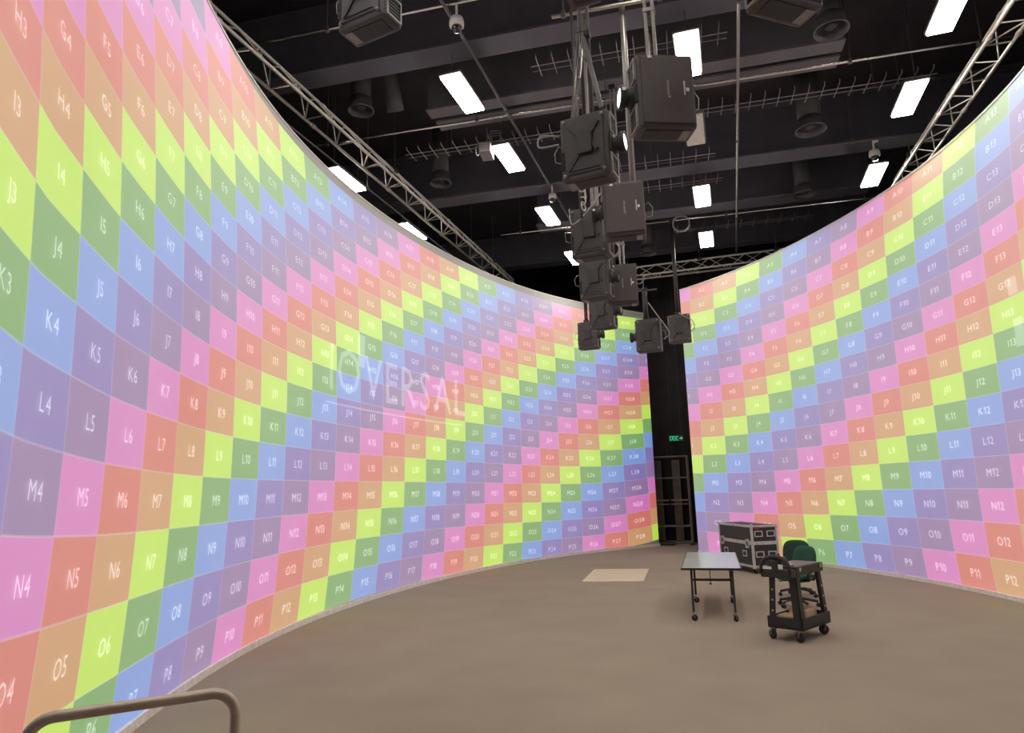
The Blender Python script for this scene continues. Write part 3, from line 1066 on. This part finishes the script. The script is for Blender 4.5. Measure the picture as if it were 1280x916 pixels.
# chain of pale cable ties and links above the second cover
o = thing('cable_chain', 'tangle of pale links and cables hanging left of the second plain cover', 'cable', (-1.55, 8.2, 5.55))
prev = None
for k in range(9):
    mt = Matrix.Translation((random.uniform(-.03, .03), random.uniform(-.03, .03), k * .085)) @ Matrix.Rotation(random.uniform(0, 3), 4, 'Z') @ Matrix.Rotation(random.uniform(-.6, .6), 4, 'Y')
    if prev is None:
        prev = MB().tube([(.045 * math.cos(a * PI / 6), 0, .06 * math.sin(a * PI / 6)) for a in range(12)], .009, 6, True).build('link', 'logo', o, True)
        prev.matrix_local = mt
    else:
        share('link', prev, o, mt)
MB().tube([(-.05, 0, -.15), (-.06, .02, .2), (-.05, 0, .6), (-.05, 0, 1.2), (-.1, .2, 3.8)], .02, 8).build('cable', 'cable_black', o, True)

# pale board leaning among the rear projectors
o = thing('baffle_board', 'pale narrow board standing on edge between the stacked projectors', 'board', (-1.70, 11.32, 5.9), math.radians(-68))
MB().prism([(-.14, 0), (.06, .08), (.15, .42), (.12, .50), (-.15, .45), (-.18, .14)], .02, Matrix.Translation((0, 0, 0))).build('board', 'white_plastic', o)
MB().bar((.0, .0, .4), (.0, .06, 4.9), .010, 6).build('hanger', 'dark_pipe', o)


# ------------------------------------------------------------------ dome cameras
def dome(p, label, arm=None):
    o = thing('dome_camera', label, 'camera', p)
    MB().lathe([(.06, .15), (.10, .13), (.115, .07), (.115, .0), (.085, -.015)], 20).build('housing', 'white_plastic', o, True)
    MB().lathe([(.085, -.01), (.08, -.06), (.055, -.10), (.001, -.115)], 20).build('dome', 'dome_glass', o, True)
    MB().bar((0, 0, .15), (0, 0, .40), .02, 8).build('stem', 'white_plastic', o)
    if arm:
        MB().beam((0, 0, .33), arm, .05, .06).build('bracket', 'white_plastic', o)
    return o


D0 = dome((-3.50, 8.72, 9.02), 'white dome camera on the long dark pipe, near one at the top of the picture')
o = copy_tree(D0)
o.location = (-3.70, 15.36, 9.0)
o.scale = (.85,) * 3
tag(o, 'white dome camera farther along the dark pipe, left of the projectors', 'camera', 'dome cameras')
D0['group'] = 'dome cameras'
dome((3.54, 15.86, 9.02), 'white dome camera with bracket above a lit panel on the right', (.10, .0, .36))['group'] = 'dome cameras'

# grey box fitting with clamp, beside the second lit panel of the left row
o = thing('box_fitting', 'small grey box fitting with a silver hook, before a lit panel on the left', 'fitting', (-4.32, 12.30, 8.86), .15)
MB().box((0, 0, 0), (.24, .42, .22), .015).build('box', 'strut', o)
MB().bar((0, .1, .11), (0, .1, .58), .015, 8).build('stem', 'dark_pipe', o)
MB().tube([(-.17, -.12, .10), (-.20, -.12, 0), (-.19, -.12, -.10), (-.15, -.12, -.14), (-.12, -.12, -.08)], .014, 6).build('hook', 'bolt', o, True)
for k in range(3):
    MB().tube([(.05, .2 + k * .1, .30), (.25, .2 + k * .1, .30), (.25, .2 + k * .1, .55), (.05, .2 + k * .1, .55)], .008, 5, True).build('wire_loop', 'tray_wire', o)

# ------------------------------------------------------------------ the gap between the screens
o = thing('black_drape', 'tall black drape closing the gap between the two screens', 'curtain', (-1.3, 24.6, 0))
mb = MB()
vs, fs = [], []
n = 60
for k in range(n + 1):
    x = -3.2 + 6.4 * k / n
    y = .06 * math.sin(k * 1.35) + .03 * math.sin(k * .6 + 1)
    vs += [(x, y, 0.02), (x, y, 10.7), (x, y + .02, .02), (x, y + .02, 10.7)]
for k in range(n):
    a, b = 4 * k, 4 * k + 4
    fs += [(a, b, b + 1, a + 1), (a + 2, a + 3, b + 3, b + 2), (a + 1, b + 1, b + 3, a + 3), (a, a + 2, b + 2, b)]
mb.add(vs, fs)
mb.build('cloth', 'drape', o, True)
MB().bar((-3.2, 0, 10.72), (3.2, 0, 10.72), .03, 8).build('rail', 'dark_pipe', o)

o = thing('exit_sign', 'small green running-man exit sign with arrow in the dark gap', 'sign', (-1.79, 24.25, 3.55))
MB().box((0, 0, 0), (.50, .05, .21), .01).build('panel', 'sign_black', o)
mb = MB()
y = -.027


def q2(a, b, c, d):
    mb.add([(p[0], y, p[1]) for p in (a, b, c, d)], [(0, 1, 2, 3)])


# doorway block with the running man left open, drawn as green strokes round it
q2((-.225, -.075), (-.20, -.075), (-.20, .075), (-.225, .075))
q2((-.20, .055), (-.05, .055), (-.05, .075), (-.20, .075))
q2((-.135, .02), (-.105, .02), (-.105, .05), (-.135, .05))
q2((-.16, -.02), (-.09, -.01), (-.085, .015), (-.155, .01))
q2((-.14, -.03), (-.11, -.03), (-.06, -.07), (-.09, -.075))
q2((-.15, -.02), (-.13, -.02), (-.17, -.075), (-.19, -.075))
q2((-.05, -.075), (-.03, -.075), (-.03, .075), (-.05, .075))
q2((.0, -.075), (.02, -.075), (.02, .075), (.0, .075))
q2((.02, .055), (.07, .055), (.07, .075), (.02, .075))
q2((.02, -.075), (.07, -.075), (.07, -.055), (.02, -.055))
q2((.095, -.015), (.165, -.015), (.165, .015), (.095, .015))
mb.add([(p[0], y, p[1]) for p in ((.15, -.06), (.225, 0), (.15, .06))], [(0, 1, 2)])
mb.build('pictogram', 'sign_green', o)
for s in (-.16, .16):
    MB().bar((s, 0, .1), (s, 0, 7.2), .006, 6).build('hanger', 'sign_black', o)

o = thing('scaffold_frame', 'dark metal scaffold frame with cross rails standing in the gap', 'scaffold', (-2.1, 23.9, 0))
for x in (-.62, .62):
    for yy in (0, .5):
        MB().bar((x, yy, 0.05), (x, yy, 2.95), .03, 8).build('post', 'scaffold', o)
for z in (2.92, 2.20, .60, .08):
    for yy in (0, .5):
        MB().bar((-.62, yy, z), (.62, yy, z), .022, 8).build('rail', 'scaffold', o)
for x in (-.32, .30):
    MB().box((x, -.05, 1.46), (.56, .05, .05), .01).build('slot_rail', 'scaffold', o)
    MB().box((x, -.05, 1.33), (.56, .05, .035), .01).build('slot_rail', 'scaffold', o)
for x in (-.40, .22):
    MB().box((x, .3, 1.46), (.26, .03, 2.7)).build('upright_board', 'scaffold_board', o)
for x in (-.62, .62):
    for yy in (0, .5):
        MB().box((x, yy, .025), (.14, .14, .05), .01).build('foot', 'black_metal', o)
MB().box((-.18, -.1, .05), (.5, .3, .10), .02).build('base_block', 'black_metal', o)

# ------------------------------------------------------------------ floor objects
# beige sheet lying on the carpet
o = MB()
pl = [(-3.26, 14.75), (-1.98, 14.95), (-2.12, 17.12), (-3.42, 16.95)]
cx, cy = -2.7, 15.95
o.add([(x - cx, y - cy, 0.0) for x, y in pl] + [(x - cx, y - cy, .012) for x, y in pl],
      [(3, 2, 1, 0), (4, 5, 6, 7), (0, 1, 5, 4), (1, 2, 6, 5), (2, 3, 7, 6), (3, 0, 4, 7)])
o = o.build('floor_panel', 'plate_beige')
o.location = (cx, cy, 0)
tag(o, 'flat pale beige rectangular panel lying on the carpet', 'panel')


def caster(parent, p, R, m='caster_grey', rz=0.0, name='caster'):
    """swivel fork with its wheel; bottom of the wheel at p"""
    c = MB()
    for s in (-1, 1):
        c.beam((0, s * R * .42, R * 2.25), (R * .45, s * R * .42, R * .9), R * .5, R * .16)
    c.box((0, 0, R * 2.3), (R * 1.0, R * 1.0, R * .18))
    c.bar((0, 0, R * 2.3), (0, 0, R * 2.7), R * .25, 8)
    o = c.build(name, m, parent)
    o.location = p
    o.rotation_euler = (0, 0, rz)
    w = MB().lathe([(R * .35, -R * .28), (R * .9, -R * .28), (R, -R * .18), (R, R * .18), (R * .9, R * .28), (R * .35, R * .28)], 16,
                   Matrix.Translation((R * .45, 0, R)) @ Matrix.Rotation(PI / 2, 4, 'X')).build('wheel', 'rubber', o, True)
    return o


# white folding table on casters
t = thing('folding_table', 'white-topped folding table with black legs on casters', 'table', (-.475, 12.02, 0), math.radians(1.9))
TH = .735
MB().box((-.0, -.47, TH), (.85, 1.20, .028), .006).build('tabletop', 'table_white', t)
MB().box((.0, .735, TH), (.85, 1.19, .028), .006).build('tabletop', 'table_white', t)
e = MB()
for x in (-.43, .43):
    e.box((x, .13, TH - .006), (.018, 2.42, .03))
for yy in (-1.08, 1.34):
    e.box((0, yy, TH - .006), (.87, .018, .03))
e.build('edge_band', 'black_metal', t)
for x in (-.29, .30):
    for yy, y2 in ((-1.16, -.98), (.46, .50)):
        lg = MB()
        lg.beam((x, y2, TH - .02), (x, yy, .13), .034, .045)
        lg.build('leg', 'black_metal', t)
        caster(t, (x - .01, yy, 0), .045, 'caster_grey', .5 + x)
for yy in (-.98, .50):
    MB().beam((-.29, yy, TH - .17), (.30, yy, TH - .17), .03, .035).build('cross_rail', 'black_metal', t)
for x in (-.29, .30):
    MB().beam((x, -.98, TH - .05), (x, .50, TH - .05), .03, .04).build('side_rail', 'black_metal', t)
k = MB()
k.bar((-.02, -.95, TH - .02), (-.02, -.95, TH - .22), .006, 6)
k.lathe([(.001, 0), (.02, .004), (.02, .02), (.001, .026)], 8, Matrix.Translation((-.02, -.95, TH - .245)))
k.build('release_cord', 'black_plastic', t)
MB().box((.02, -.5, TH - .06), (.05, .08, .05), .01).build('latch', 'black_plastic', t)

# flight case
fc = thing('flight_case', 'tall black flight case with silver edges and latches on casters', 'case', (.18, 17.18, 0), math.radians(26))
# local x = narrow end face direction, local y = long side; near corner (x0 right of long face)
W_, L_, z0, z1, zs = .62, 1.64, .14, 1.04, .66
for nm, a, b in (('lower_body', z0, zs - .01), ('lid', zs + .01, z1)):
    MB().box((0, 0, (a + b) / 2), (W_ - .02, L_ - .02, b - a), .006).build(nm, 'case_black', fc)
e = MB()
for x in (-1, 1):
    for yy in (-1, 1):
        e.box((x * (W_ / 2 - .022), yy * (L_ / 2 - .022), (z0 + z1) / 2), (.05, .05, z1 - z0), .008)
for z in (z0 + .02, z1 - .02, zs):
    hh = .045 if z != zs else .075
    for x in (-1, 1):
        e.box((x * (W_ / 2 - .018), 0, z), (.045, L_, hh), .006)
    for yy in (-1, 1):
        e.box((0, yy * (L_ / 2 - .018), z), (W_, .045, hh), .006)
e.build('edge_trim', 'case_edge', fc)
MB().box((0, 0, z1 - .004), (W_ - .06, L_ - .06, .014)).build('lid_top', 'case_black', fc)
b = None
for x in (-1, 1):
    for yy in (-1, 1):
        for z in (z0 + .01, z1 - .01):
            mt = Matrix.Translation((x * (W_ / 2 - .02), yy * (L_ / 2 - .02), z))
            if b is None:
                b = MB().box((0, 0, 0), (.07, .07, .07), .022).build('corner_ball', 'case_edge', fc)
                b.matrix_local = mt
            else:
                share('corner_ball', b, fc, mt)


def butterfly(p, rz):
    d = MB().box((0, 0, 0), (.13, .016, .19), .03).build('latch', 'case_edge', fc)
    d.location = p
    d.rotation_euler = (0, 0, rz)
    MB().box((0, -.012, -.0), (.05, .012, .09), .005).build('latch_wing', 'black_metal', d)


def handle(p, rz):
    d = MB()
    for s in (-1, 1):
        d.box((s * .085, 0, 0), (.025, .018, .13), .004)
        d.box((0, 0, s * .055), (.19, .018, .022), .004)
    d = d.build('handle', 'case_edge', fc)
    d.location = p
    d.rotation_euler = (0, 0, rz)
    MB().box((0, .004, 0), (.15, .008, .09)).build('handle_dish', 'case_black', d)
    MB().bar((-.06, -.012, -.012), (.06, -.012, -.012), .013, 8).build('handle_grip', 'black_metal', d)


xl, yn = -W_ / 2 - .008, -L_ / 2 - .008
for yy in (-.62, .62):
    butterfly((xl, yy, zs - .015), -PI / 2)
for yy in (-.46, .46):
    handle((xl, yy, .42), -PI / 2)
for x in (-.145, .145):
    handle((x, yn, .86), 0)
    handle((x, yn, .42), 0)
MB().box((-.17, yn + .001, .985), (.13, .008, .05)).build('red_sticker', 'red', fc)
for x in (-.22, .22):
    for yy in (-.66, .66):
        caster(fc, (x, yy, 0), .05, 'caster_grey', .3)


# ------------------------------------------------------------------ office chairs
def make_chair(fab, label, loc, rz):
    """faces +y"""
    c = thing('office_chair', label, 'chair', loc, rz)
    # seat cushion
    bm = bmesh.new()
    bmesh.ops.create_cube(bm, size=1)
    bmesh.ops.subdivide_edges(bm, edges=bm.edges[:], cuts=4, use_grid_fill=True)
    for w in bm.verts:
        x, y, z = w.co * 2
        f = 1 - .12 * (abs(x) ** 3) * (abs(y) ** 3)
        w.co = Vector((x * .25 * f * (1 - .05 * (y < 0)), y * .24 * f, z * .035 * (1 - .35 * max(abs(x), abs(y)) ** 4) + .012 * (abs(x) ** 2) - .02 * max(0, y) ** 3))
    s = MB().bm(bm, Matrix.Translation((0, 0, .47))).build('seat', fab, c, True)
    MB().box((0, 0, .425), (.40, .38, .025), .01).build('seat_shell', 'black_plastic', c)
    # back cushion: rounded, slightly curved
    bm = bmesh.new()
    bmesh.ops.create_cube(bm, size=1)
    bmesh.ops.subdivide_edges(bm, edges=bm.edges[:], cuts=6, use_grid_fill=True)
    for w in bm.verts:
        x, y, z = w.co * 2
        top = .85 if z > 0 else .95
        rr = (abs(x) ** 3.2 + abs(z) ** 3.2) ** (1 / 3.2)
        m = max(abs(x), abs(z))
        k = (m / rr) if rr > 1e-6 else 1
        w.co = Vector((x * k * .235 * (1 - .06 * max(z, 0)), y * .032 * (1 - .5 * m ** 5) + .05 * x * x * .6 - .02 * z, z * k * .225))
    T = Matrix.Translation((0, -.25, .715)) @ Matrix.Rotation(math.radians(8), 4, 'X')
    MB().bm(bm, T).build('backrest', fab, c, True)
    MB().tube([(0, -.05, .41), (0, -.24, .42), (0, -.31, .50), (0, -.31, .68)], .022, 8).build('back_stem', 'black_plastic', c, True)
    for sx in (-1, 1):
        MB().tube([(sx * .20, .0, .42), (sx * .29, .02, .43), (sx * .31, .05, .52), (sx * .31, .06, .66), (sx * .30, .0, .69), (sx * .30, -.14, .69), (sx * .30, -.17, .64), (sx * .31, -.10, .50), (sx * .29, -.06, .43)], .020, 8).build('armrest', 'black_plastic', c, True)
    MB().lathe([(.030, .10), (.030, .28), (.022, .28), (.022, .42)], 12).build('gas_column', 'black_plastic', c, True)
    MB().box((0, -.02, .40), (.16, .22, .05), .012).build('mechanism', 'black_plastic', c)
    MB().tube([(.06, .02, .40), (.22, .06, .385), (.30, .07, .37)], .010, 6).build('lever', 'black_plastic', c, True)
    for k in range(5):
        a = 2 * PI * k / 5 + .3
        d = Vector((math.cos(a), math.sin(a), 0))
        l = MB().tube([d * .02 + Vector((0, 0, .13)), d * .15 + Vector((0, 0, .115)), d * .30 + Vector((0, 0, .085))], .021, 8).build('base_leg', 'black_plastic', c, True)
        w = MB()
        side = Vector((-d.y, d.x, 0))
        for sg in (-1, 1):
            w.lathe([(.001, -.012), (.028, -.012), (.032, 0), (.028, .012), (.001, .012)], 12,
                    Matrix.Translation(d * .305 + side * (sg * .018) + Vector((0, 0, .032))) @ Matrix.Rotation(a, 4, 'Z') @ Matrix.Rotation(PI / 2, 4, 'X'))
        w.bar(d * .305 + Vector((0, 0, .03)), d * .30 + Vector((0, 0, .09)), .009, 6)
        w.build('caster', 'rubber', l)
    return c


make_chair('dark_green_fabric', 'darker green office chair, farther one, its rounded back beside the flight case', (.92, 13.4, 0), math.radians(168))
make_chair('green_fabric', 'green office chair right behind the cart, nearer one, its seat under the cart handle', (.82, 12.30, 0), math.radians(132))

# ------------------------------------------------------------------ utility cart
ct = thing('utility_cart', 'black two-shelf utility cart with arched handle and black casters', 'cart', (.645, 9.62, 0), math.radians(60))
# local x = long side going away to the right, local -y... short side to the left is +y
CX, CY = .70, .36           # wheelbase
zt, zb = .86, .165


def tray(z, lx, ly, h, name, m):
    b = MB()
    b.box((lx / 2, ly / 2, z), (lx, ly, .03))
    for yy in (.012, ly - .012):
        b.box((lx / 2, yy, z + h / 2), (lx, .024, h))
    for x in (.012, lx - .012):
        b.box((x, ly / 2, z + h / 2), (.024, ly, h))
    return b.build(name, m, ct)


lo = tray(zb, CX + .10, CY + .10, .125, 'lower_shelf', 'cart_black')
lo.location = (-.05, -.05, 0)
up = MB().box(((CX + .02) / 2, CY / 2, zt), (CX + .06, CY + .05, .11), .012).build('upper_shelf', 'cart_black', ct)
MB().box(((CX + .02) / 2, CY / 2, zt + .056), (CX + .02, CY + .01, .006)).build('shelf_mat', 'cart_top', ct)
for (x, yy) in ((0, 0), (CX, 0), (0, CY), (CX, CY)):
    sx, sy = (1 if x else -1), (1 if yy else -1)
    lg = MB()
    a0, a1 = Vector((x, yy, zt - .05)), Vector((x + sx * .035, yy + sy * .035, zb - .01))
    wid = .10 if (x, yy) == (0, 0) else .075
    lg.beam(a0 - Vector((sx * wid * .35, 0, 0)), a1 - Vector((sx * wid * .35, 0, 0)), .026, wid) if False else None
    # angle-section leg: one leaf along the long side, one along the short side
    for leaf in (0, 1):
        q = [Vector((0, 0, 0)), Vector((-sx * wid, 0, 0)) if leaf == 0 else Vector((0, -sy * wid, 0))]
        th = Vector((0, -sy * .018, 0)) if leaf == 0 else Vector((-sx * .018, 0, 0))
        vs = []
        for base in (a0, a1):
            vs += [base + q[0], base + q[1], base + q[1] + th, base + q[0] + th]
        lg.add(vs, [(0, 1, 2, 3), (7, 6, 5, 4), (0, 4, 5, 1), (1, 5, 6, 2), (2, 6, 7, 3), (3, 7, 4, 0)])
    lg = lg.build('leg', 'cart_black', ct)
    for k in range(3 if (x, yy) != (0, 0) else 0):
        z = .36 + k * .13
        f = (zt - z) / (zt - zb)
        MB().lathe([(.011, 0), (.011, .006)], 8, Matrix.Translation((x + sx * .035 * f, yy + sy * .035 * f, z)) @ Matrix.Translation((-sx * .045, 0, 0)) @ Matrix.Rotation(PI / 2 * (1 if sy < 0 else -1), 4, 'X')).build('bolt', 'bolt', lg)
        MB().lathe([(.011, 0), (.011, .006)], 8, Matrix.Translation((x + sx * .035 * f, yy + sy * .035 * f, z)) @ Matrix.Translation((0, -sy * .045, 0)) @ Matrix.Rotation(PI / 2 * sx, 4, 'Y')).build('bolt', 'bolt', lg)
    caster(ct, (x, yy, 0), .062, 'caster_grey', 2.2 if x else 1.2)
# handle end: shallow bin with arched bar above the short side, overhanging
hb = MB()
hb.box((-.10, CY / 2, zt - .02), (.16, CY + .04, .10), .012)
hb.build('handle_bin', 'cart_black', ct)
pts = []
for k in range(13):
    a = PI * k / 12
    pts.append((-.17, CY / 2 + (CY / 2 + .01) * math.cos(a), zt - .02 + .21 * math.sin(a) ** .6))
MB().tube(pts, .026, 10).build('handle', 'cart_black', ct, True)
MB().box((-.17, CY / 2 + .02, zt + .06), (.03, .12, .16), .01).build('handle_rib', 'cart_black', ct)
MB().box((-.184, CY / 2 + .10, zt + .05), (.006, .12, .035)).build('white_label', 'white_tag', ct)
MB().box((-.184, CY / 2 - .08, zt + .07), (.006, .06, .055)).build('white_label', 'white_tag', ct)
MB().box((-.032, .02, zt - .01), (.006, .06, .065)).build('white_label', 'white_tag', ct)
for x in (.08, CX - .03):
    MB().lathe([(.028, 0), (.028, .004)], 12, Matrix.Translation((x, -.026, zt + .02)) @ Matrix.Rotation(PI / 2, 4, 'X')).build('warning_sticker', 'yellow_green', ct)

CM = ct.matrix_basis.copy()
CMat = Matrix.Translation(ct.location) @ Matrix.Rotation(math.radians(60), 4, 'Z')


def on_cart(x, y, z):
    return tuple(CMat @ Vector((x, y, z)))


o = thing('tape_dispenser', 'black box-shaped gadget standing on top of the cart', 'gadget', on_cart(.09, .24, zt + .059), math.radians(62))
MB().box((0, 0, .035), (.14, .11, .07), .012).build('body', 'black_plastic', o)
MB().box((0, 0, .085), (.16, .12, .03), .01).build('lid', 'black_plastic', o)
o = MB().lathe([(.001, 0), (.03, .004), (.034, .02), (.03, .035), (.012, .045), (.001, .046)], 16).build('tape_roll', 'white_plastic', None, True)
o.location = on_cart(.04, .10, zt + .059)
tag(o, 'small white roll on the cart top beside the black gadget', 'roll')
o = MB().lathe([(.001, 0), (.02, .0), (.02, .025), (.001, .026)], 12).build('tape_roll', 'cardboard', None, True)
o.location = on_cart(.10, .08, zt + .059)
tag(o, 'tiny brownish roll on the cart top beside the white one', 'roll')
o = MB().box((0, 0, .06), (.26, .24, .12), .004).build('cardboard_box', 'cardboard')
o.location = on_cart(.14, .20, zb + .016)
o.rotation_euler = (0, 0, math.radians(60))
tag(o, 'flat brown cardboard box on the lower shelf of the cart, left one', 'box')
o = thing('cardboard_box', 'open pale brown cardboard box with white label on the lower shelf of the cart', 'box', on_cart(.47, .18, zb + .016), math.radians(60))
w = MB()
for sx in (-1, 1):
    w.box((sx * .15, 0, .085), (.006, .22, .17))
for sy in (-1, 1):
    w.box((0, sy * .11, .085), (.30, .006, .17))
w.box((0, 0, .004), (.30, .22, .008))
w.build('carton', 'cardboard_pale', o)
MB().box((0, .16, .17), (.29, .12, .005), 0, Matrix.Rotation(.3, 4, 'X')).build('flap', 'cardboard_pale', o)
MB().box((-.154, -.04, .115), (.004, .09, .07)).build('white_label', 'white_tag', o)

# ------------------------------------------------------------------ handrail in the near left corner
o = thing('handrail', 'bent metal handrail hoop in the near left corner', 'handrail', (-2.2, 2.05, 0))
A = Vector((-2.42, 1.90, 0))
B = Vector((-1.93, 2.38, 0))
o.location = ((A + B) / 2)
d = (B - A).normalized()
h = (B - A).length / 2
top, rb = 1.25, .09
pts = [-d * h, -d * h + Vector((0, 0, .6)), -d * h + Vector((0, 0, top - rb))]
for k in range(1, 8):
    a = PI / 2 * k / 8
    pts.append(-d * (h - rb + rb * math.cos(a)) + Vector((0, 0, top - rb + rb * math.sin(a))))
pts += [-d * (h - rb) + Vector((0, 0, top)), d * (h - rb) + Vector((0, 0, top))]
for k in range(1, 8):
    a = PI / 2 * k / 8
    pts.append(d * (h - rb + rb * math.sin(a)) + Vector((0, 0, top - rb + rb * math.cos(a))))
pts += [d * h + Vector((0, 0, top - rb)), d * h + Vector((0, 0, .6)), d * h]
MB().tube(pts, .0205, 16).build('tube', 'handrail', o, True)
for s in (-1, 1):
    MB().lathe([(.05, 0), (.05, .008), (.026, .012)], 16, Matrix.Translation(d * (h * s))).build('floor_flange', 'handrail', o, True)
